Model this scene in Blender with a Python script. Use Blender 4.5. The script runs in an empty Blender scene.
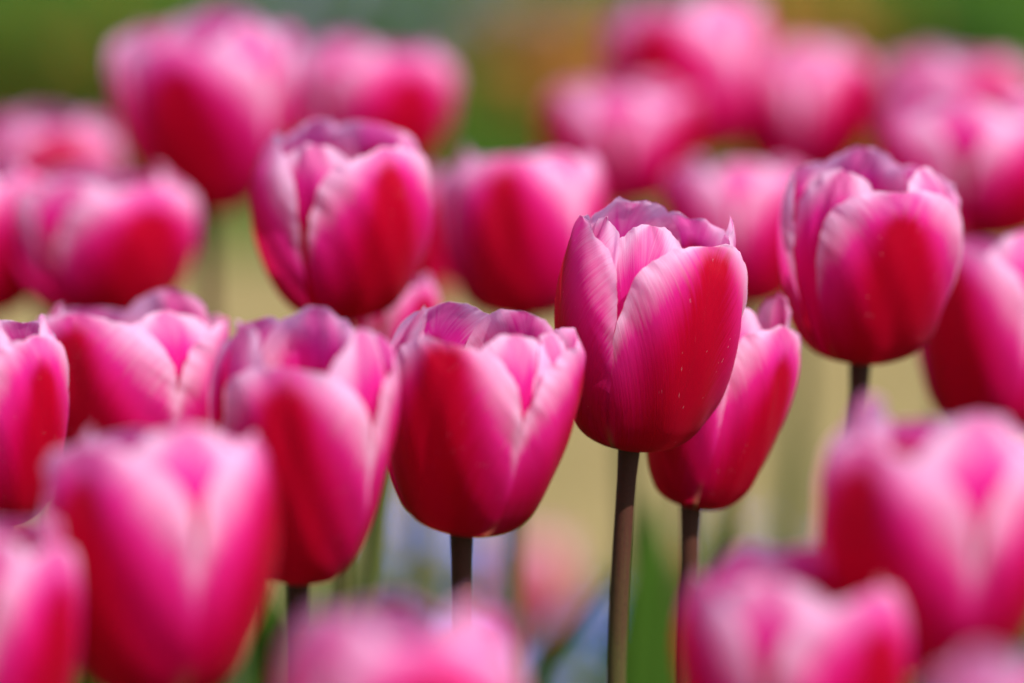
import bpy, math, random
import numpy as np
from mathutils import Vector, Matrix

# ------------------------------------------------------------------ camera, light, exposure
S = bpy.context.scene
C = S.collection
R = math.radians
CAM_H, PITCH, LENS = 0.88, R(12.0), 200.0
FPX = LENS / 36.0 * 1024
cam = bpy.data.objects.new('camera', bpy.data.cameras.new('camera'))
C.objects.link(cam)
cam.location = (0, 0, CAM_H)
cam.rotation_euler = (R(90) - PITCH, 0, 0)
cam.data.lens = LENS
cam.data.sensor_width = 36
cam.data.clip_start = 0.05
cam.data.clip_end = 2000
cam.data.dof.use_dof = True
cam.data.dof.focus_distance = 1.875
cam.data.dof.aperture_fstop = 3.0
S.camera = cam

SUN_EL, SUN_AZ = R(52), R(132)      # azimuth clockwise from +Y: to the right and a little behind the camera
w = bpy.data.worlds.new('World')
S.world = w
w.use_nodes = True
nt = w.node_tree
sky = nt.nodes.new('ShaderNodeTexSky')
sky.sky_type = 'NISHITA'
sky.sun_disc = False
sky.sun_elevation = SUN_EL
sky.sun_rotation = SUN_AZ
nt.links.new(sky.outputs[0], nt.nodes['Background'].inputs['Color'])
nt.nodes['Background'].inputs['Strength'].default_value = 0.115
sl = bpy.data.lights.new('sun', 'SUN')
sl.energy = 4.7
sl.angle = R(0.5)
sl.color = (1.0, 0.965, 0.91)
sun = bpy.data.objects.new('sun', sl)
C.objects.link(sun)
sd = Vector((math.sin(SUN_AZ) * math.cos(SUN_EL), math.cos(SUN_AZ) * math.cos(SUN_EL), math.sin(SUN_EL)))
sun.rotation_euler = sd.to_track_quat('Z', 'Y').to_euler()
sun.location = (2, -2, 4)
S.view_settings.view_transform = 'Standard'
S.view_settings.look = 'None'
S.view_settings.exposure = 0.6
S.view_settings.gamma = 1.0
S.cycles.use_denoising = True
S.cycles.max_bounces = 10
S.cycles.diffuse_bounces = 5
S.cycles.transmission_bounces = 6

rng = random.Random(7)


def at(px, py, d):
    """the point of the garden at camera depth d seen at a pixel"""
    f = Vector((0, math.cos(PITCH), -math.sin(PITCH)))
    u = Vector((0, math.sin(PITCH), math.cos(PITCH)))
    return Vector((0, 0, CAM_H)) + d * (f + Vector((1, 0, 0)) * ((px - 512) / FPX) + u * ((341.5 - py) / FPX))


# ------------------------------------------------------------------ materials
class NT:
    def __init__(self, name):
        self.m = bpy.data.materials.new(name)
        self.m.use_nodes = True
        self.t = self.m.node_tree
        self.t.nodes.clear()
        self.out = self.n('ShaderNodeOutputMaterial')

    def n(self, typ, **kw):
        nd = self.t.nodes.new(typ)
        for k, v in kw.items():
            setattr(nd, k, v)
        return nd

    def l(self, a, b):
        self.t.links.new(a, b)

    def val(self, sock, v):
        if hasattr(v, 'is_output'):
            self.l(v, sock)
        else:
            sock.default_value = v

    def math(self, op, a, b=0.0, clamp=False):
        nd = self.n('ShaderNodeMath', operation=op, use_clamp=clamp)
        self.val(nd.inputs[0], a)
        self.val(nd.inputs[1], b)
        return nd.outputs[0]

    def mix(self, fac, a, b):
        nd = self.n('ShaderNodeMix', data_type='RGBA')
        self.val(nd.inputs['Factor'], fac)
        for s, v in ((nd.inputs[6], a), (nd.inputs[7], b)):
            self.val(s, v if hasattr(v, 'is_output') else (*v, 1))
        return nd.outputs[2]

    def smooth(self, x, lo, hi):
        nd = self.n('ShaderNodeMapRange', interpolation_type='SMOOTHSTEP')
        self.val(nd.inputs['Value'], x)
        nd.inputs['From Min'].default_value = lo
        nd.inputs['From Max'].default_value = hi
        return nd.outputs['Result']

    def noise(self, vec, scale, detail=3.0, rough=0.55):
        nd = self.n('ShaderNodeTexNoise')
        if vec is not None:
            self.l(vec, nd.inputs['Vector'])
        nd.inputs['Scale'].default_value = scale
        nd.inputs['Detail'].default_value = detail
        nd.inputs['Roughness'].default_value = rough
        return nd.outputs['Fac']

    def scaled(self, vec, sc, offs=None):
        nd = self.n('ShaderNodeVectorMath', operation='MULTIPLY')
        self.l(vec, nd.inputs[0])
        nd.inputs[1].default_value = sc
        o = nd.outputs[0]
        if offs is not None:
            ad = self.n('ShaderNodeVectorMath', operation='ADD')
            self.l(o, ad.inputs[0])
            self.l(offs, ad.inputs[1])
            o = ad.outputs[0]
        return o

    def ramp(self, fac, stops):
        nd = self.n('ShaderNodeValToRGB')
        cr = nd.color_ramp
        while len(cr.elements) < len(stops):
            cr.elements.new(0.5)
        for e, (p, c) in zip(cr.elements, stops):
            e.position = p
            e.color = (*c, 1)
        self.l(fac, nd.inputs[0])
        return nd.outputs[0]

    def leafy(self, color, trans_color, trans, rough, spec=0.4, normal=None, coat=0.0):
        p = self.n('ShaderNodeBsdfPrincipled')
        self.val(p.inputs['Base Color'], color if hasattr(color, 'is_output') else (*color, 1))
        self.val(p.inputs['Roughness'], rough)
        p.inputs['Specular IOR Level'].default_value = spec
        t = self.n('ShaderNodeBsdfTranslucent')
        self.val(t.inputs['Color'], trans_color if hasattr(trans_color, 'is_output') else (*trans_color, 1))
        if normal is not None:
            self.l(normal, p.inputs['Normal'])
            self.l(normal, t.inputs['Normal'])
        mx = self.n('ShaderNodeMixShader')
        mx.inputs[0].default_value = trans
        self.l(p.outputs[0], mx.inputs[1])
        self.l(t.outputs[0], mx.inputs[2])
        self.l(mx.outputs[0], self.out.inputs['Surface'])
        return p


def petal_material(name, deep, pink, pale, red, foot, trans=0.42):
    m = NT(name)
    att = m.n('ShaderNodeAttribute', attribute_name='pigment')
    sep = m.n('ShaderNodeSeparateColor')
    m.l(att.outputs['Color'], sep.inputs[0])
    flame, paleness, base = sep.outputs[0], sep.outputs[1], sep.outputs[2]
    uv = m.n('ShaderNodeUVMap', uv_map='vein').outputs[0]
    oi = m.n('ShaderNodeObjectInfo').outputs['Random']
    off = m.n('ShaderNodeCombineXYZ')
    m.l(m.math('MULTIPLY', oi, 37.0), off.inputs[0])
    m.l(m.math('MULTIPLY', oi, 19.0), off.inputs[1])
    vein = m.noise(m.scaled(uv, (48, 2.4, 1), off.outputs[0]), 1.0, 4.0, 0.62)
    fine = m.noise(m.scaled(uv, (125, 7, 1), off.outputs[0]), 1.0, 3.0, 0.6)
    blot = m.noise(m.scaled(uv, (3.0, 2.2, 1), off.outputs[0]), 1.0, 3.0, 0.5)
    dv = m.math('ADD', m.math('MULTIPLY', m.math('SUBTRACT', vein, 0.5), 0.95),
                m.math('ADD', m.math('MULTIPLY', m.math('SUBTRACT', fine, 0.5), 0.55), m.math('MULTIPLY', m.math('SUBTRACT', blot, 0.5), 0.45)))
    pl = m.math('ADD', paleness, m.math('MULTIPLY', dv, 0.55), True)
    col = m.ramp(pl, [(0.08, deep), (0.48, pink), (1.0, pale)])
    fl = m.smooth(m.math('ADD', flame, m.math('MULTIPLY', dv, 0.85)), 0.07, 1.0)
    col = m.mix(fl, col, red)
    col = m.mix(base, col, foot)
    # pollen and dust specks
    vor = m.n('ShaderNodeTexVoronoi')
    m.l(m.scaled(uv, (34, 18, 1), off.outputs[0]), vor.inputs['Vector'])
    vor.inputs['Scale'].default_value = 1.0
    patch = m.noise(m.scaled(uv, (2.6, 1.3, 1), off.outputs[0]), 2.0, 1.0)
    speck = m.math('MULTIPLY', m.math('LESS_THAN', vor.outputs['Distance'], 0.085), m.smooth(patch, 0.54, 0.64))
    col = m.mix(m.math('MULTIPLY', speck, 0.75), col, (0.85, 0.62, 0.7))
    bmp = m.n('ShaderNodeBump')
    bmp.inputs['Strength'].default_value = 0.33
    bmp.inputs['Distance'].default_value = 0.0008
    m.l(m.math('ADD', vein, m.math('MULTIPLY', fine, 0.5)), bmp.inputs['Height'])
    tc = m.mix(m.math('MULTIPLY', m.math('SUBTRACT', 1.0, fl), 0.28), col, (0.95, 0.06, 0.42))
    p = m.leafy(col, tc, trans, 0.5, 0.11, bmp.outputs[0])
    p.inputs['Sheen Weight'].default_value = 0.03
    p.inputs['Sheen Roughness'].default_value = 0.4
    p.inputs['Sheen Tint'].default_value = (1, 0.75, 0.9, 1)
    return m.m


M_PETAL = petal_material('pink_red_petal', (0.74, 0.0004, 0.145), (0.85, 0.026, 0.350), (0.93, 0.60, 0.83), (0.54, 0.0002, 0.026), (0.42, 0.34, 0.10), 0.60)
M_PALE = petal_material('pale_pink_petal', (0.75, 0.12, 0.30), (0.82, 0.26, 0.44), (0.86, 0.62, 0.62), (0.70, 0.12, 0.14), (0.5, 0.45, 0.2))
M_ORANGE = petal_material('orange_petal', (0.62, 0.10, 0.02), (0.70, 0.18, 0.03), (0.78, 0.32, 0.08), (0.55, 0.03, 0.01), (0.5, 0.4, 0.1))


def stem_material(name, top, bottom, lo, hi):
    m = NT(name)
    uv = m.n('ShaderNodeUVMap', uv_map='along').outputs[0]
    sp = m.n('ShaderNodeSeparateXYZ')
    m.l(uv, sp.inputs[0])
    tc = m.n('ShaderNodeTexCoord').outputs['Object']
    n1 = m.noise(m.scaled(tc, (1500, 1500, 60)), 1.0, 3)
    n2 = m.noise(tc, 900.0, 3)
    k = m.math('ADD', sp.outputs[1], m.math('MULTIPLY', m.math('SUBTRACT', n1, 0.5), 0.25))
    col = m.mix(m.smooth(k, lo, hi), bottom, top)
    dk = m.mix(m.math('MULTIPLY', m.smooth(n2, 0.5, 0.75), 0.45), col, (0.02, 0.012, 0.012))
    bmp = m.n('ShaderNodeBump')
    bmp.inputs['Strength'].default_value = 0.25
    bmp.inputs['Distance'].default_value = 0.0004
    m.l(n2, bmp.inputs['Height'])
    m.leafy(dk, bottom, 0.06, 0.55, 0.14, bmp.outputs[0])
    return m.m


M_STEM = stem_material('purple_brown_stem', (0.072, 0.024, 0.016), (0.075, 0.085, 0.022), 0.70, 0.95)
M_GSTEM = stem_material('green_stem', (0.085, 0.10, 0.025), (0.07, 0.13, 0.03), 0.5, 0.9)


def leaf_material(name, a, b, trans=0.3, rough=0.42, scale=(60, 3, 1)):
    m = NT(name)
    uv = m.n('ShaderNodeUVMap', uv_map='along').outputs[0]
    oi = m.n('ShaderNodeObjectInfo').outputs['Random']
    tc = m.n('ShaderNodeTexCoord').outputs['Object']
    n1 = m.noise(m.scaled(uv, scale), 1.0, 4)
    n2 = m.noise(tc, 22.0, 3)
    col = m.mix(m.math('ADD', m.math('MULTIPLY', n1, 0.55), m.math('MULTIPLY', n2, 0.5), True), a, b)
    bmp = m.n('ShaderNodeBump')
    bmp.inputs['Strength'].default_value = 0.2
    bmp.inputs['Distance'].default_value = 0.001
    m.l(n1, bmp.inputs['Height'])
    m.leafy(col, m.mix(0.6, col, (0.10, 0.2, 0.006)), trans, rough, 0.12, bmp.outputs[0])
    return m.m


M_LEAF = leaf_material('tulip_leaf', (0.030, 0.080, 0.010), (0.070, 0.145, 0.016))
M_SMALL = leaf_material('small_leaf', (0.040, 0.085, 0.018), (0.10, 0.150, 0.030), 0.35)
M_DARKLEAF = leaf_material('dark_leaf', (0.012, 0.050, 0.004), (0.030, 0.090, 0.006), 0.35)
M_OLIVE = leaf_material('olive_leaf', (0.055, 0.140, 0.002), (0.110, 0.210, 0.003), 0.4)
M_BLUELEAF = leaf_material('blue_green_leaf', (0.07, 0.14, 0.06), (0.12, 0.19, 0.09), 0.3)


def plain_petal(name, a, b, trans=0.3):
    m = NT(name)
    tc = m.n('ShaderNodeTexCoord').outputs['Object']
    n = m.noise(tc, 60.0, 3)
    col = m.mix(m.smooth(n, 0.35, 0.65), a, b)
    m.leafy(col, col, trans, 0.5, 0.3)
    return m.m


M_BLUE = plain_petal('forget_me_not_blue', (0.11, 0.19, 0.72), (0.30, 0.37, 0.84))
M_LILAC = plain_petal('lilac_petal', (0.42, 0.40, 0.72), (0.55, 0.50, 0.70))
M_RUST = plain_petal('rust_orange_petal', (0.42, 0.11, 0.015), (0.52, 0.20, 0.03))
M_YEYE = plain_petal('flower_eye', (0.75, 0.5, 0.05), (0.8, 0.6, 0.1))


def ground_material(name, stops, s1, s2, bump=0.4, dist=0.006, rough=0.9):
    m = NT(name)
    tc = m.n('ShaderNodeTexCoord').outputs['Object']
    a = m.noise(tc, s1, 5, 0.6)
    b = m.noise(tc, s2, 6, 0.65)
    f = m.math('ADD', m.math('MULTIPLY', a, 0.5), m.math('MULTIPLY', b, 0.5))
    col = m.ramp(f, stops)
    bm_ = m.n('ShaderNodeBump')
    bm_.inputs['Strength'].default_value = bump
    bm_.inputs['Distance'].default_value = dist
    m.l(b, bm_.inputs['Height'])
    p = m.n('ShaderNodeBsdfPrincipled')
    m.l(col, p.inputs['Base Color'])
    p.inputs['Roughness'].default_value = rough
    p.inputs['Specular IOR Level'].default_value = 0.2
    m.l(bm_.outputs[0], p.inputs['Normal'])
    m.l(p.outputs[0], m.out.inputs['Surface'])
    return m.m


M_SOIL = ground_material('garden_soil', [(0.3, (0.05, 0.035, 0.022)), (0.7, (0.15, 0.11, 0.07))], 6, 90)
M_PATH = ground_material('sandy_path', [(0.38, (0.165, 0.124, 0.040)), (0.64, (0.285, 0.208, 0.088))], 2.2, 120)
M_MEADOW = ground_material('grass_ground', [(0.3, (0.022, 0.075, 0.003)), (0.7, (0.055, 0.135, 0.004))], 1.5, 60)


# ------------------------------------------------------------------ mesh helpers
class MB:
    """collects sheets and tubes with uv layers and joins them into one mesh object"""

    def __init__(self):
        self.v, self.f, self.uv, self.mi = [], [], [], []

    def grid(self, pts, uvs=None, wrap=False, mi=0):
        n, k = len(pts), len(pts[0])
        b = len(self.v)
        for i in range(n):
            for j in range(k):
                self.v.append(tuple(pts[i][j]))
                self.uv.append(tuple(uvs[i][j]) if uvs else (j / max(1, k - 1), i / max(1, n - 1)))
        for i in range(n - 1):
            for j in range(k if wrap else k - 1):
                j2 = (j + 1) % k
                self.f.append((b + i * k + j, b + i * k + j2, b + (i + 1) * k + j2, b + (i + 1) * k + j))
                self.mi.append(mi)

    def poly(self, pts, mi=0):
        b = len(self.v)
        for p in pts:
            self.v.append(tuple(p))
            self.uv.append((0.5, 0.5))
        self.f.append(tuple(range(b, b + len(pts))))
        self.mi.append(mi)

    def tube(self, line, radii, sides=14, cap=True, mi=0):
        pts, uvs = [], []
        n = len(line)
        for i, p in enumerate(line):
            t = (line[min(n - 1, i + 1)] - line[max(0, i - 1)]).normalized()
            a = t.cross(Vector((0, 1, 0.01))).normalized()
            c = t.cross(a).normalized()
            ring = [p + (a * math.cos(2 * math.pi * s / sides) + c * math.sin(2 * math.pi * s / sides)) * radii[i] for s in range(sides)]
            pts.append(ring)
            uvs.append([(s / sides, i / (n - 1)) for s in range(sides)])
        self.grid(pts, uvs, True, mi)
        if cap:
            self.poly(pts[-1], mi)

    def build(self, name, mats, parent=None, smooth=True):
        me = bpy.data.meshes.new(name)
        me.from_pydata(self.v, [], self.f)
        for m in (mats if isinstance(mats, (list, tuple)) else [mats]):
            me.materials.append(m)
        ul = me.uv_layers.new(name='along')
        idx = np.empty(len(me.loops), dtype=np.int32)
        me.loops.foreach_get('vertex_index', idx)
        ul.data.foreach_set('uv', np.array(self.uv, dtype=np.float32)[idx].ravel())
        me.polygons.foreach_set('material_index', np.array(self.mi, dtype=np.int32))
        me.polygons.foreach_set('use_smooth', np.full(len(me.polygons), smooth))
        me.update()
        o = bpy.data.objects.new(name, me)
        C.objects.link(o)
        if parent:
            o.parent = parent
        return o


def tag(o, label, cat, group=None):
    o['label'] = label
    o['category'] = cat
    if group:
        o['group'] = group
    return o


def root(name, loc):
    o = bpy.data.objects.new(name, None)
    o.empty_display_size = 0.02
    C.objects.link(o)
    o.location = loc
    return o


def sstep(x, a, b):
    t = np.clip((x - a) / (b - a), 0, 1)
    return t * t * (3 - 2 * t)


def wob(x, seed, octs=3):
    r = random.Random(seed)
    y = np.zeros_like(x)
    for o in range(octs):
        y = y + np.sin(x * (2 ** o) * (1 + 0.3 * r.random()) * 2 * math.pi + r.random() * 6.28) / (1.6 ** o)
    return y / 2


# ------------------------------------------------------------------ the tulip
PROF_V = np.array([0, .045, .10, .18, .28, .40, .55, .70, .82, .92, 1.0])
PROF_R = np.array([.09, .31, .50, .67, .80, .905, .985, 1.0, .96, .875, .765])
PROF_Z = np.array([0, .012, .042, .112, .215, .35, .52, .69, .82, .92, 1.0])


def smooth_interp(x, xs, ys):
    """monotone-ish cubic (Catmull-Rom tangents)"""
    m = np.gradient(ys, xs)
    i = np.clip(np.searchsorted(xs, x) - 1, 0, len(xs) - 2)
    h = xs[i + 1] - xs[i]
    t = (x - xs[i]) / h
    return ((2 * t**3 - 3 * t**2 + 1) * ys[i] + (t**3 - 2 * t**2 + t) * h * m[i]
            + (-2 * t**3 + 3 * t**2) * ys[i + 1] + (t**3 - t**2) * h * m[i + 1])


def petal_mesh(H, rmax, p, nu, nv, seed):
    """one petal: phi azimuth, inner 0/1, hf height, half half-width in degrees, lean, curl, tip, crease, flame"""
    r = random.Random(seed)
    phi = R(p['phi'])
    hf, half = p.get('hf', 1.0), R(p.get('half', 64))
    lean, curl, tipb = p.get('lean', 0.0), p.get('curl', 0.0), p.get('tip', 0.0)
    layer, crease, spiral = p.get('layer', 0.0), p.get('crease', 0.02), p.get('spiral', 0.03)
    pt, notch, ruf = p.get('point', 0.0), p.get('notch', 0.0), p.get('ruffle', 1.0)
    peak = p.get('peak', 0.53)
    v1 = np.linspace(0, 1, nv) ** 0.92
    v1 = 1 - (1 - v1) ** 1.25
    u1 = np.linspace(-1, 1, nu)
    U, V = np.meshgrid(u1, v1)
    s0 = 0.30
    low = s0 + (1 - s0) * np.sin(np.clip(V / peak, 0, 1) * math.pi / 2) ** 0.85
    q = np.clip((V - peak) / (1 - peak), 0, 1)
    up = np.clip(1 - q ** 2.35, 0, 1) ** 0.56
    shape = np.where(V < peak, low, up) * (1 + 0.018 * wob(V * 5 + U * 0.4, seed + 3, 4) * ruf * sstep(V, .35, .7))
    Rb = rmax * smooth_interp(V, PROF_V, PROF_R)
    Wm = half * rmax
    lat = U * shape
    # keep the sheet from wrapping too far round near the foot
    amax = half * 1.08
    ang = amax * np.tanh(Wm * shape / (Rb * amax)) * U
    # pointed or notched apex, edges running a little lower or higher
    Vz = V * hf
    Z = H * smooth_interp(np.clip(Vz, 0, 1), PROF_V, PROF_Z) + np.where(Vz > 1, (Vz - 1) * H, 0)
    Rr = rmax * smooth_interp(np.clip(Vz, 0, 1), PROF_V, PROF_R) - np.where(Vz > 1, (Vz - 1) * H * 0.3, 0)
    g = sstep(V, .02, .22)
    Rr = Rr + layer * rmax * g
    Rr = Rr + spiral * rmax * U * g * sstep(1 - V, 0, .25)
    Rr = Rr + lean * rmax * sstep(V, .30, 1.05) * V
    Rr = Rr + curl * rmax * np.abs(lat) ** 2.4 * sstep(V, .3, .85)
    Rr = Rr + tipb * rmax * sstep(V, .80, 1.0) ** 1.5
    Rr = Rr - crease * rmax * np.exp(-(lat / .12) ** 2) * sstep(V, .10, .5) * (1 - .4 * sstep(V, .8, 1))
    k0 = p.get('fold')
    if k0:      # a lengthwise fold: position, depth, width
        Rr = Rr - k0[1] * rmax * np.exp(-((lat - k0[0]) / k0[2]) ** 2) * sstep(V, .3, .8)
    # broad dents and ruffled margins
    Rr = Rr + 0.030 * rmax * wob(lat * 0.9 + V * 1.0 + r.random() * 5, seed + 11, 2) * g
    edge = sstep(np.abs(U), .55, 1.0) * sstep(V, .35, .75) + sstep(V, .82, 1.0) * .8
    Rr = Rr + 0.026 * rmax * ruf * edge * wob(V * 3.0 + lat * 1.0, seed + 17, 3)
    Z = Z + H * (pt * np.exp(-(lat / .30) ** 2) - notch * np.exp(-(lat / .12) ** 2)) * sstep(V, .86, 1.0)
    Z = Z + 0.008 * H * ruf * edge * wob(lat * 1.5 + V * 1.5, seed + 23, 4) * sstep(V, .6, .9)
    skew = p.get('skew', 0.0)
    th = phi + ang + R(skew) * V ** 2
    X = Rr * np.sin(th)
    Y = -Rr * np.cos(th)
    verts = np.stack([X, Y, Z], -1).reshape(-1, 3)
    faces = []
    for i in range(nv - 1):
        for j in range(nu - 1):
            a = i * nu + j
            faces.append((a, a + 1, a + nu + 1, a + nu))
    me = bpy.data.meshes.new('petal')
    me.from_pydata(verts.tolist(), [], faces)
    # pigment: red flame up the middle, pale margins and top, cream foot
    lat = U * shape                                     # real lateral position
    fs, ft = p.get('flame', 1.0), p.get('ftop', 0.90)
    off = p.get('foff', 0.0)
    fw = fs * (0.09 + 0.92 * np.clip(1 - V / ft, 0, 1) ** 0.72)
    dist = (lat - off) / fw
    fl = (.75 * np.exp(-(dist / .72) ** 2) + .40 * np.exp(-(dist / 1.5) ** 2)) * sstep(ft - V + .06, 0, .20)
    fl = np.maximum(fl, p.get('low', 1.0) * (1 - sstep(V, .14, .68)) * (1 - .40 * np.abs(U) ** 1.5))
    rim = sstep(np.abs(U), .22, 1.05)
    pal = p.get('pale', 1.0) * (.60 * rim * sstep(V, .16, .72) + .58 * sstep(V, .50, 1.0) + .35 * sstep(np.abs(U), .86, 1) * sstep(V, .25, .6) + .02)
    ft_ = (1 - sstep(V, .0, .035)) * .9 + .7 * sstep(np.abs(U), .84, 1.0) * (1 - sstep(V, .08, .26))
    col = np.stack([fl, np.clip(pal, 0, 1), np.clip(ft_, 0, 1), np.ones_like(fl)], -1).reshape(-1, 4)
    at_ = me.attributes.new('pigment', 'FLOAT_COLOR', 'POINT')
    at_.data.foreach_set('color', col.astype(np.float32).ravel())
    # veins fan out from the foot and end on the margins
    cross = V - .95 * np.abs(lat) ** .72
    uvv = np.stack([cross + np.where(lat < 0, 3.0, 0.0), lat * .9 + .25 * V], -1).reshape(-1, 2)
    ul = me.uv_layers.new(name='vein')
    idx = np.empty(len(me.loops), dtype=np.int32)
    me.loops.foreach_get('vertex_index', idx)
    ul.data.foreach_set('uv', uvv[idx].astype(np.float32).ravel())
    me.polygons.foreach_set('use_smooth', np.full(len(me.polygons), True))
    me.update()
    return me


def default_petals(phi, rr, openness=0.0):
    ps = []
    ln, cu = openness + rr.uniform(-.03, .04), rr.uniform(-.05, .02)
    for k in range(3):
        ps.append(dict(phi=phi + 120 * k + rr.uniform(-6, 6), half=rr.uniform(72, 79), layer=0.0, fold=(rr.uniform(-.55, .55), rr.uniform(-.05, .07), rr.uniform(.12, .25)), hf=rr.uniform(.91, .99),
                       lean=ln + rr.uniform(-.02, .02), curl=cu + rr.uniform(-.015, .015), tip=rr.uniform(-.06, .06),
                       crease=rr.uniform(.008, .03), spiral=rr.uniform(.035, .055), flame=rr.uniform(.85, 1.2),
                       ftop=rr.uniform(.90, .98), skew=rr.uniform(-4, 4), notch=rr.choice([0, 0, .012]), point=rr.choice([0, 0, .015]), peak=rr.uniform(.54, .60),
                       ruffle=rr.uniform(.5, 1.2)))
    for k in range(3):
        ps.append(dict(phi=phi + 60 + 120 * k + rr.uniform(-8, 8), half=rr.uniform(55, 62), layer=-.13, fold=(rr.uniform(-.4, .4), rr.uniform(-.06, .09), rr.uniform(.1, .2)), hf=rr.uniform(.97, 1.05),
                       lean=ln + rr.uniform(-.03, .02), curl=cu + rr.uniform(-.01, .03), tip=rr.uniform(-.06, .05),
                       crease=rr.uniform(.02, .05), spiral=rr.uniform(.0, .03), flame=rr.uniform(.35, .6),
                       ftop=rr.uniform(.6, .78), skew=rr.uniform(-5, 5), pale=1.1, low=.5, point=rr.choice([0, 0, .015]), peak=rr.uniform(.56, .62),
                       ruffle=rr.uniform(.5, 1.3)))
    return ps


def leaf_part(parent, base, ang, length, width, arch, seed, mat, name='leaf'):
    r = random.Random(seed)
    n, k = 26, 9
    pts, uvs = [], []
    d = Vector((math.sin(ang), -math.cos(ang), 0))
    s = Vector((math.cos(ang), math.sin(ang), 0))
    tw = r.uniform(-.5, .5)
    for i in range(n):
        t = i / (n - 1)
        out = arch * length * t ** 2.0 + .006
        up = length * (t - .38 * arch * t ** 2.6)
        c = base + d * out + Vector((0, 0, up))
        w = width * (0.38 + 0.62 * math.sin(min(1, t / .42) * math.pi / 2)) * (1 - max(0, (t - .42) / .58) ** 1.9) + .0004
        row, ur = [], []
        for j in range(k):
            x = j / (k - 1) * 2 - 1
            side = s * math.cos(tw * t) + d * math.sin(tw * t)
            fold = .55 * w * abs(x) ** 1.3 * (1 - .5 * t)
            row.append(c + side * (x * w * .5) - d * fold * .8 + Vector((0, 0, .10 * fold + .002 * math.sin(9 * t + 3 * x + seed))))
            ur.append((j / (k - 1), t))
        pts.append(row)
        uvs.append(ur)
    m = MB()
    m.grid(pts, uvs)
    return m.build(name, mat, parent)


def tulip(label, base_px, top_px, width, d, phi, petals=None, seed=1, fine=False, openness=0.0, stem_to=None, mats=(None, None), leaves=2,
          rad=.0032, group='pink tulips in flower', name='tulip', lean_back=0.0, cat='tulip', leaf_len=.27):
    """a whole plant: base_px where the cup meets the stem, top_px the middle of the rim, width of the cup"""
    rr = random.Random(seed)
    if petals is None and seed > 17 and seed < 50:
        far = 26 <= seed <= 37
        width *= 1.15 if far else 1.08
        base_px = (base_px[0], base_px[1] + 4)
        top_px = (top_px[0], top_px[1] - (10 if far else 7))
    if not lean_back and petals is None:
        lean_back = rr.uniform(-.16, -.01)
    ppm = FPX / d
    P = at(base_px[0], base_px[1], d)
    dx, dy = (top_px[0] - base_px[0]) / ppm, (base_px[1] - top_px[1]) / ppm
    rmax = width / ppm / 2
    H = max(.2 * rmax, (math.hypot(dx, dy) - 0.20 * rmax)) / math.cos(PITCH) * .985
    tilt = math.atan2(dx, dy)
    gx = P.x if stem_to is None else at(stem_to, 683, d).x
    t683 = (683 - base_px[1]) / ppm
    if stem_to is not None and t683 > .01:
        gx = P.x + (gx - P.x) * min(2.2, P.z / max(t683, .02)) * .9
    else:
        gx = P.x - math.sin(tilt) * P.z * .25 + rr.uniform(-.01, .01)
    G = Vector((gx, P.y + rr.uniform(-.01, .015), 0.0))
    rt = root(name, G)
    tag(rt, label, cat, group)
    # stem: an easy curve from the ground into the cup's axis
    axis = Vector((math.sin(tilt), -math.sin(lean_back), math.cos(tilt))).normalized()
    a, b2 = Vector((0, 0, 0)), P - G
    L = b2.length
    c1 = a + Vector((0, 0, L * .35))
    sdir = axis if stem_to is None else Vector(((base_px[0] - stem_to) / max(60, 683 - base_px[1]), 0, 1)).normalized()
    c2 = b2 - sdir * L * .3
    line, rad_l = [], []
    for i in range(41):
        t = i / 40
        q = a * (1 - t)**3 + c1 * 3 * t * (1 - t)**2 + c2 * 3 * t * t * (1 - t) + b2 * t**3
        q = q + Vector((math.sin(t * 5 + seed), math.cos(t * 4 + seed), 0)) * .004 * math.sin(math.pi * t) ** 2
        line.append(q)
        rad_l.append(rad * (1.22 - .22 * t) * (1.0 + .22 * max(0, (t - .955) / .045) ** 2))
    line[-1] = b2 + axis * .0012
    m = MB()
    m.tube(line, rad_l, 18)
    m.build('stem', mats[1] or M_STEM, rt)
    # petals
    M = Matrix.Translation(b2) @ axis.to_track_quat('Z', 'Y').to_matrix().to_4x4()
    q = Vector((0, 0, 1)).rotation_difference(axis)
    M = Matrix.Translation(b2) @ q.to_matrix().to_4x4()
    ps = petals or default_petals(phi, rr, openness)
    nu, nv = (61, 76) if fine else (29, 40)
    for k, p in enumerate(ps):
        me = petal_mesh(H, rmax / 1.0, p, nu, nv, seed * 31 + k * 7)
        me.materials.append(mats[0] or M_PETAL)
        o = bpy.data.objects.new('petal', me)
        C.objects.link(o)
        o.parent = rt
        o.matrix_local = M
    a0 = rr.uniform(0, 6.28)
    for k in range(leaves):
        leaf_part(rt, Vector((0, 0, 0)), a0 + k * math.pi * (.85 + .3 * rr.random()), leaf_len * rr.uniform(.8, 1.1), rr.uniform(.030, .042),
                  rr.uniform(.18, .42), seed * 5 + k, M_LEAF)
    return rt


# ------------------------------------------------------------------ the setting
def sheet(name, x0, x1, y0, y1, z, mat, nx=1, ny=1, wavy=0.0):
    m = MB()
    pts = []
    for i in range(ny + 1):
        row = []
        for j in range(nx + 1):
            x, y = x0 + (x1 - x0) * j / nx, y0 + (y1 - y0) * i / ny
            e = wavy * math.sin(x * 3.1 + y) * math.cos(x * 7.3 + 1.7) if i in (0, ny) else 0
            row.append((x, y + e, z))
        pts.append(row)
    m.grid(pts)
    o = m.build(name, mat)
    o['kind'] = 'structure'
    return o


sheet('ground', -300, 300, -300, 600, -0.012, M_MEADOW)
sheet('soil_bed', -6, 6, 0.7, 3.28, 0.0, M_SOIL, 60, 1, .03)
sheet('sandy_path', -9, 9, 3.2, 4.58, -0.006, M_PATH, 80, 1, .03)


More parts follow.
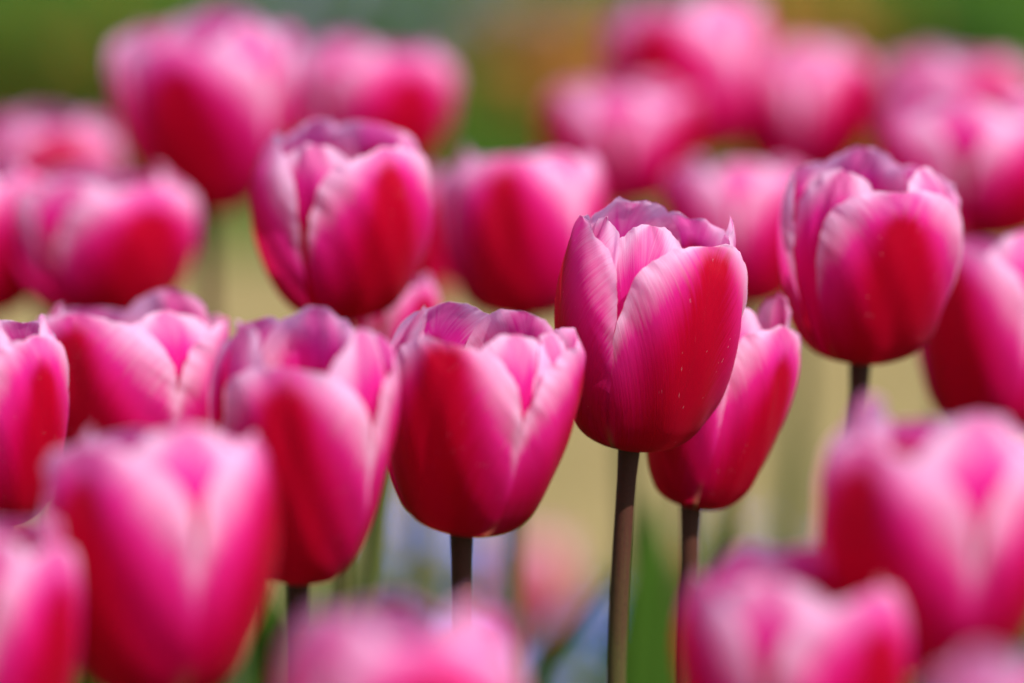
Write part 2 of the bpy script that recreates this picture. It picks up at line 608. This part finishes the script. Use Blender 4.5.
def blades(name, x0, x1, y0, y1, n, h, wd, mats, seed):
    r = random.Random(seed)
    m = MB()
    for _ in range(n):
        x, y = r.uniform(x0, x1), r.uniform(y0, y1)
        a = r.uniform(0, 6.28)
        hh = h * r.uniform(.5, 1.2)
        w_ = wd * r.uniform(.6, 1.2)
        d = Vector((math.sin(a), math.cos(a), 0))
        s = Vector((d.y, -d.x, 0))
        b = Vector((x, y, -0.01))
        bend = r.uniform(.15, .7) * hh
        pts = []
        for t in (0, .5, .85, 1):
            c = b + d * bend * t * t + Vector((0, 0, hh * (t - .15 * t * t)))
            ww = w_ * (1 - t ** 2.2) * .5 + .0002
            pts.append([c - s * ww, c + s * ww])
        m.grid(pts, mi=r.choices(range(len(mats)), weights=[3, 2, 1][:len(mats)])[0])
    o = m.build(name, mats)
    o['kind'] = 'stuff'
    return o


tag(blades('grass', -2.2, 2.2, 4.52, 8.5, 32000, .05, .006, [M_OLIVE, M_SMALL, M_DARKLEAF], 3), 'olive green grass growing beyond the sandy path', 'grass')
tag(blades('ground_cover', -1.4, 1.4, 1.15, 3.27, 8500, .10, .016, [M_LEAF, M_SMALL, M_DARKLEAF], 5), 'low green leaves covering the soil of the tulip bed', 'ground cover')


def bushy(name, label, cat, loc, height, radius, nleaf, leafsize, mat, flower=None, nfl=0, fsize=.01, group=None, seed=0, up=.5, petals=5):
    """a small leafy plant: stems, foliage and, if any, flower heads of five petals"""
    r = random.Random(seed)
    rt = root(name, loc)
    tag(rt, label, cat, group)
    st, fo, fl = MB(), MB(), MB()
    tips = []
    for k in range(max(5, nfl // 5)):
        a = r.uniform(0, 6.28)
        rad = radius * math.sqrt(r.random())
        hh = height * r.uniform(.65, 1.0) * (1 - .35 * (rad / radius) ** 2)
        tip = Vector((rad * math.cos(a), rad * math.sin(a), hh))
        line = [Vector((tip.x * t ** 1.4 + .004 * math.cos(a), tip.y * t ** 1.4 + .004 * math.sin(a), tip.z * t)) for t in (0, .3, .6, 1)]
        st.tube(line, [.0022, .0018, .0014, .001], 6)
        tips.append(tip)
    st.build('stem', M_GSTEM, rt)
    for _ in range(nleaf):
        tp = r.choice(tips)
        t = r.uniform(.05, .95)
        c = Vector((tp.x * t ** 1.4, tp.y * t ** 1.4, tp.z * t))
        a = r.uniform(0, 6.28)
        e = r.uniform(-.2, 1.0)
        d = Vector((math.cos(a) * math.cos(e), math.sin(a) * math.cos(e), math.sin(e)))
        s = d.cross(Vector((0, 0, 1))).normalized()
        ln = leafsize * r.uniform(.6, 1.2)
        pts = []
        for q_ in (0, .35, .7, 1):
            ww = ln * .17 * math.sin(min(.97, q_ * .8 + .16) * math.pi)
            cc = c + d * ln * q_ - Vector((0, 0, .22 * ln * q_ * q_))
            pts.append([cc - s * ww, cc - Vector((0, 0, ww * .3)), cc + s * ww])
        fo.grid(pts)
    fo.build('foliage', mat, rt)['kind'] = 'stuff'
    if flower:
        for _ in range(nfl):
            tp = r.choice(tips)
            c = tp + Vector((r.gauss(0, 1), r.gauss(0, 1), r.uniform(-.4, .8))) * fsize * 1.6
            nrm = Vector((r.gauss(0, .5), r.gauss(0, .5) - .3, 1)).normalized()
            a = nrm.orthogonal().normalized()
            b = nrm.cross(a)
            for k in range(petals):
                th = 6.283 * k / petals
                d = a * math.cos(th) + b * math.sin(th)
                s = a * -math.sin(th) + b * math.cos(th)
                pts = []
                for q_, ww in ((.12, .10), (.45, .36), (.8, .40), (1, .14)):
                    cc = c + d * fsize * q_ + nrm * fsize * .25 * q_ * q_
                    pts.append([cc - s * ww * fsize, cc + s * ww * fsize])
                fl.grid(pts, mi=0)
            fl.poly([c + (a * math.cos(t_) + b * math.sin(t_)) * fsize * .17 + nrm * fsize * .08 for t_ in (0, 1.05, 2.1, 3.14, 4.19, 5.24)], 1)
        fl.build('blossom', [flower, M_YEYE], rt)['kind'] = 'stuff'
    return rt


def ground_pt(px, py):
    """where the ray through a pixel meets the ground"""
    e = at(px, py, 1.0) - Vector((0, 0, CAM_H))
    return Vector((0, 0, CAM_H)) + e * (CAM_H / -e.z)


def under(px, py, d):
    p = at(px, py, d)
    return Vector((p.x, p.y, 0)), p.z


# forget-me-nots between the tulips and the path
FMN = [(415, 535, 3.02, M_BLUE, .050, 'pale blue forget-me-not clump, leftmost of the blue flowers by the path'),
       (493, 606, 2.88, M_BLUE, .045, 'blue forget-me-not clump left of the small pale pink tulips'),
       (592, 575, 2.92, M_BLUE, .042, 'blue forget-me-not clump between the small pale pink tulips and the tall brown stem'),
       (545, 655, 2.80, M_BLUE, .035, 'low blue forget-me-not clump under the small pale pink tulips'),
       (676, 650, 2.80, M_LILAC, .030, 'violet blue forget-me-not clump low beside the foreground tulip'),
       (790, 515, 3.02, M_LILAC, .036, 'greyish lilac forget-me-not clump right of the middle stems')]
for i, (px, py, d, mt, rad, lb) in enumerate(FMN):
    g, z = under(px, py, d)
    bushy('forget_me_not', lb, 'forget-me-not', g, z + .012, rad, 150, .045, M_LEAF, mt, 24, .0085, 'forget-me-nots behind the tulips', 40 + i)

# the far border beyond the path
FAR = [('primrose_plant', 80, 45, 5.15, .080, .085, M_DARKLEAF, M_RUST, 11, .015, 'rusty orange flowering plant at the far left of the border'),
       ('primrose_plant', 596, 60, 5.10, .080, .075, M_OLIVE, M_RUST, 120, .017, 'rusty orange flowering plant in the middle of the far border'),
       ('primrose_plant', 800, 22, 5.20, .090, .085, M_DARKLEAF, M_RUST, 80, .017, 'rusty orange flowering plant on the right of the far border'),
       ('leafy_plant', 30, 80, 5.15, .09, .12, M_DARKLEAF, None, 0, .01, 'dark green leafy plant at the left end of the border'),
       ('leafy_plant', 160, 110, 4.95, .06, .12, M_DARKLEAF, None, 0, .01, 'dark green leafy plant behind the tall tulip at left'),
       ('leafy_plant', 970, 40, 5.25, .11, .15, M_DARKLEAF, None, 0, .01, 'dark green leafy plant at the right end of the border'),
       ('leafy_plant', 890, 60, 5.2, .09, .06, M_OLIVE, None, 0, .01, 'olive green leafy plant between two tulips at right'),
       ('blue_flower_plant', 425, 5, 5.6, .075, .13, M_BLUELEAF, M_LILAC, 12, .011, 'grey green plant with many lilac blue flowers at the back border'),
       ('blue_flower_plant', 290, 0, 5.6, .075, .12, M_BLUELEAF, M_LILAC, 14, .011, 'grey green plant with few lilac flowers behind the left tulips'),
       ('blue_flower_plant', 530, 0, 5.6, .075, .07, M_BLUELEAF, M_LILAC, 8, .011, 'small grey green plant left of the orange flowers in the middle')]
for i, (nm, px, py, d, h, rad, lf, flw, nf, fs, lb) in enumerate(FAR):
    g, z = under(px, py, d)
    bushy(nm, lb, 'plant', g, h, rad, 520 if lf is M_DARKLEAF else 260, .05, lf, flw, nf, fs, 'plants in the border beyond the path', 70 + i)

# ------------------------------------------------------------------ the tulips
# in focus: the middle flower
T1 = [dict(phi=30, half=69, layer=.035, hf=.96, lean=.05, curl=-.05, tip=-.02, crease=.015, spiral=.03, flame=1.0, ftop=1.02, notch=.008, skew=9, ruffle=.8, foff=.03, peak=.57),
      dict(phi=-84, half=80, layer=-.01, hf=.965, lean=.03, curl=-.04, tip=.0, crease=.01, spiral=.03, flame=.9, ftop=.96, ruffle=.9, pale=.8, peak=.60),
      dict(phi=152, half=64, layer=.0, hf=.985, lean=.02, curl=-.03, tip=-.02, crease=.02, spiral=.03, flame=.9, ftop=.90, notch=.03, ruffle=.8),
      dict(phi=-8, half=52, layer=-.15, hf=1.0, lean=-.06, curl=.0, tip=-.02, crease=.0, spiral=.0, flame=.45, ftop=.6, ruffle=.8, pale=1.1, low=.4, peak=.6),
      dict(phi=-56, half=36, layer=-.12, hf=1.0, lean=-.02, curl=.02, tip=.03, crease=.0, fold=(.22, -.09, .2), spiral=.0, flame=.5, ftop=.6, pale=1.1, low=.4, ruffle=.5, peak=.65),
      dict(phi=92, half=52, layer=-.07, hf=1.0, lean=.05, curl=.05, tip=.04, crease=.03, spiral=.0, flame=.7, ftop=.8, point=.035, pale=1.2, ruffle=.7),
      dict(phi=204, half=64, layer=-.09, hf=1.03, lean=.03, curl=.02, tip=.02, crease=.02, spiral=.02, flame=.45, ftop=.6, ruffle=.8, pale=1.15, notch=.03)]
tulip('sharpest pink tulip at the centre, on a long bare brown stem', (629, 448), (660, 196), 184, 1.90, 0, T1, 11, True, stem_to=612)
T2 = [dict(phi=-26, half=66, layer=.02, hf=.95, lean=.04, curl=-.04, tip=.0, crease=.02, spiral=.03, flame=1.2, ftop=1.03, notch=.012),
      dict(phi=93, half=82, layer=.0, hf=.985, lean=.10, curl=-.08, tip=.03, crease=.02, spiral=.03, flame=1.0, ftop=.93),
      dict(phi=213, half=66, layer=.0, hf=.99, lean=.05, curl=-.02, tip=.0, crease=.02, spiral=.03, flame=.8, ftop=.85, ruffle=.6),
      dict(phi=24, half=50, layer=-.12, hf=1.0, lean=-.01, curl=-.02, tip=.0, crease=.01, spiral=.0, flame=.5, ftop=.7, pale=1.15, low=.4, ruffle=.6, peak=.6),
      dict(phi=62, half=34, layer=-.13, hf=1.0, lean=.03, curl=.02, tip=.03, crease=.0, spiral=.0, flame=.4, ftop=.6, pale=1.2, low=.4, ruffle=.5, peak=.64, fold=(-.2, .06, .12)),
      dict(phi=152, half=56, layer=-.09, hf=1.0, lean=.05, curl=.03, tip=.02, crease=.02, spiral=.01, flame=.5, ftop=.7, ruffle=.6),
      dict(phi=268, half=58, layer=-.09, hf=1.01, lean=.05, curl=.02, tip=.0, crease=.02, spiral=.01, flame=.5, ftop=.7, pale=1.1, ruffle=.6)]
tulip('pink tulip with a broad red front stripe, just left of the sharp central one', (461, 532), (494, 297), 192, 1.845, 0, T2, 12, True, stem_to=463)
tulip('leaning pink tulip half hidden behind the sharp central flower', (690, 508), (742, 284), 142, 1.945, 58, None, 13, True, stem_to=690)
tulip('dark pink tulip with red front petal and dark stem, right of the central one', (860, 361), (872, 142), 178, 1.975, 14, None, 14, True, lean_back=.02, stem_to=852)
tulip('dark based upright pink tulip above and left of the broad striped one', (340, 316), (342, 112), 178, 2.02, 30, None, 15, True, openness=.0, lean_back=.07)
tulip('wide open pink tulip with a deep red front petal, left of the broad striped one', (298, 580), (310, 303), 180, 1.805, -8, None, 16, True, openness=.06, lean_back=.05, stem_to=294)
tulip('ruffled wide pink tulip behind the blurred foreground flower at left', (128, 500), (130, 280), 200, 1.985, -30, None, 17, True, openness=.05)
tulip('large pink tulip in the left foreground with red sides and a pale middle', (158, 695), (160, 415), 218, 1.69, -38, None, 18, openness=.06)
tulip('pink tulip cut by the left edge with a red patch beside its rolled right petal', (2, 520), (4, 308), 122, 1.845, 40, None, 19, True, openness=.0)
tulip('blurred pink tulip in the lower left corner', (-4, 770), (6, 504), 146, 1.66, -70, None, 20)
tulip('very blurred pink tulip low in the foreground below the red striped one', (405, 850), (402, 588), 225, 1.50, 10, None, 21)
L1 = [dict(phi=-80, half=76, hf=.96, curl=-.04, spiral=.04, flame=1.0, ftop=.9, ruffle=.4, peak=.58),
      dict(phi=46, half=76, hf=.94, lean=.02, curl=-.05, spiral=.04, flame=.85, ftop=.9, ruffle=.4, peak=.58),
      dict(phi=165, half=70, hf=.98, curl=-.04, spiral=.04, flame=.8, ftop=.9, ruffle=.5, peak=.58),
      dict(phi=-20, half=62, layer=-.10, hf=1.0, lean=-.02, curl=.0, flame=.3, ftop=.5, pale=1.15, low=.3, ruffle=.4, peak=.62),
      dict(phi=104, half=60, layer=-.12, hf=.95, curl=.0, flame=.4, ftop=.6, pale=1.1, low=.4, ruffle=.5, peak=.62),
      dict(phi=222, half=60, layer=-.12, hf=1.02, curl=.0, flame=.4, ftop=.6, pale=1.1, low=.4, ruffle=.5, peak=.62)]
tulip('blurred pale pink tulip in the right foreground with red patches at both sides', (793, 800), (790, 534), 228, 1.63, -75, L1, 22)
tulip('big blurred pink tulip in the right foreground with one tall red flame', (930, 668), (940, 396), 222, 1.65, -45, None, 23, openness=.06)
tulip('very blurred mauve pink tulip in the lower right corner', (1005, 900), (1006, 640), 150, 1.48, 20, None, 24)
tulip('pink tulip cut by the right edge, lower of those behind the dark pink one', (992, 436), (1000, 226), 150, 2.06, -42, None, 25, openness=.05)
tulip('blurred pink tulip by the upper right edge with a deep red lower side', (972, 238), (972, 90), 176, 2.3, 50, None, 26, openness=.02)
tulip('far blurred pink tulip at the upper right, standing behind another', (952, 190), (952, 48), 144, 2.5, 20, None, 27)
tulip('highest pink tulip, its rim cut by the top edge of the photo', (690, 155), (686, -6), 144, 2.5, -22, None, 28, openness=.04)
tulip('rounded blurred pink tulip with a red heart right of the highest one', (800, 178), (800, 38), 128, 2.52, 60, None, 29)
tulip('soft pale pink tulip left of the highest one, narrow and closed', (622, 205), (618, 78), 138, 2.44, 178, None, 30)
tulip('blurred pale pink tulip just behind the rim of the central flower', (738, 308), (738, 156), 134, 2.28, -60, None, 31, openness=.03)
tulip('blurred pink tulip with a dark red front between the upright one and the central flower', (522, 316), (524, 146), 142, 2.17, -18, None, 32, openness=.03)
tulip('tall blurred pink tulip at the upper left with a wide red flame', (208, 208), (208, 14), 146, 2.30, -16, None, 33, openness=.15, lean_back=.04)
tulip('far blurred pale pink tulip behind the upright one, red at its right', (365, 175), (368, 36), 146, 2.42, 35, None, 34, openness=.03)
tulip('blurred pink tulip at left with a red stripe on its right side', (100, 315), (100, 162), 166, 2.2, 30, None, 35, openness=.03)
tulip('blurred pink tulip at the left edge beside the one with a red stripe', (-20, 312), (-22, 162), 122, 2.2, 45, None, 36, openness=.02)
tulip('far blurred dusky pink tulip at the upper left edge', (48, 245), (46, 112), 128, 2.42, 15, None, 37)
tulip('small patch of pink tulip showing under the upright one at its right', (392, 400), (398, 268), 82, 2.06, 40, None, 38, mats=(None, M_GSTEM), stem_to=362)
tulip('far blurred salmon pink tulip glimpsed right of the upright one', (425, 310), (427, 175), 64, 2.34, 0, None, 39)
# leafy shoots without a flower among the stems
SHOOT = [(650, 478, 2.30, .054, .05, 'broad upright green tulip leaf right of the long brown stem'),
         (606, 566, 2.15, .056, .30, 'dark green tulip leaf slanting left of the long brown stem'),
         (722, 512, 2.42, .030, .12, 'dark green tulip leaf tip behind the leaning half hidden flower'),
         (256, 575, 2.06, .060, .20, 'green tulip leaf in the gap right of the large left foreground flower'),
         (372, 548, 2.40, .030, .10, 'green tulip leaf left of the red striped flower'),
         (84, 610, 2.0, .055, .15, 'green tulip leaf between the two blurred flowers at lower left'),
         (700, 470, 2.95, .022, .06, 'slender olive leaf against the sandy path right of the leaning flower'),
         (786, 395, 2.75, .018, .05, 'tall slender pale olive leaf against the sandy path at right'),
         (500, 610, 2.5, .030, .1, 'bright green tulip leaf under the small pale pink tulips')]
for i, (px, py, d, wd, ar, lb) in enumerate(SHOOT):
    p = at(px, py, d)
    ang = [.1, .75, -.2, -.5, .3, .4, .1, -.2, -.1][i]
    ln = p.z / (1 - .38 * ar)
    dd = Vector((math.sin(ang), -math.cos(ang), 0)) * ar * ln
    g = root('leaf_shoot', Vector((p.x - dd.x, p.y - dd.y, 0)))
    tag(g, lb, 'leafy shoot', 'flowerless tulip shoots')
    leaf_part(g, Vector((0, 0, 0)), ang, ln, wd, ar, 200 + i, M_LEAF)
    leaf_part(g, Vector((0, 0, 0)), ang + 2.6, p.z * .7, wd * .9, ar + .15, 230 + i, M_LEAF)
# small flowers further back
SG = 'small flowers behind the pink tulips'
tulip('small pale pink tulip between blue flowers, right one of the pale pair', (543, 640), (540, 528), 58, 2.95, 0, None, 51, mats=(M_PALE, M_GSTEM), group=SG, leaf_len=.13, rad=.0025)
tulip('small pale pink tulip with a reddish foot, left one of the pale pair', (512, 622), (510, 535), 56, 3.0, 60, None, 52, mats=(M_PALE, M_GSTEM), group=SG, leaf_len=.12, rad=.0025)
tulip('small orange red tulip half hidden by the pale tulip in the right foreground', (668, 640), (667, 560), 34, 2.85, 60, None, 53, mats=(M_ORANGE, M_GSTEM), group=SG, leaf_len=.13, rad=.0025)
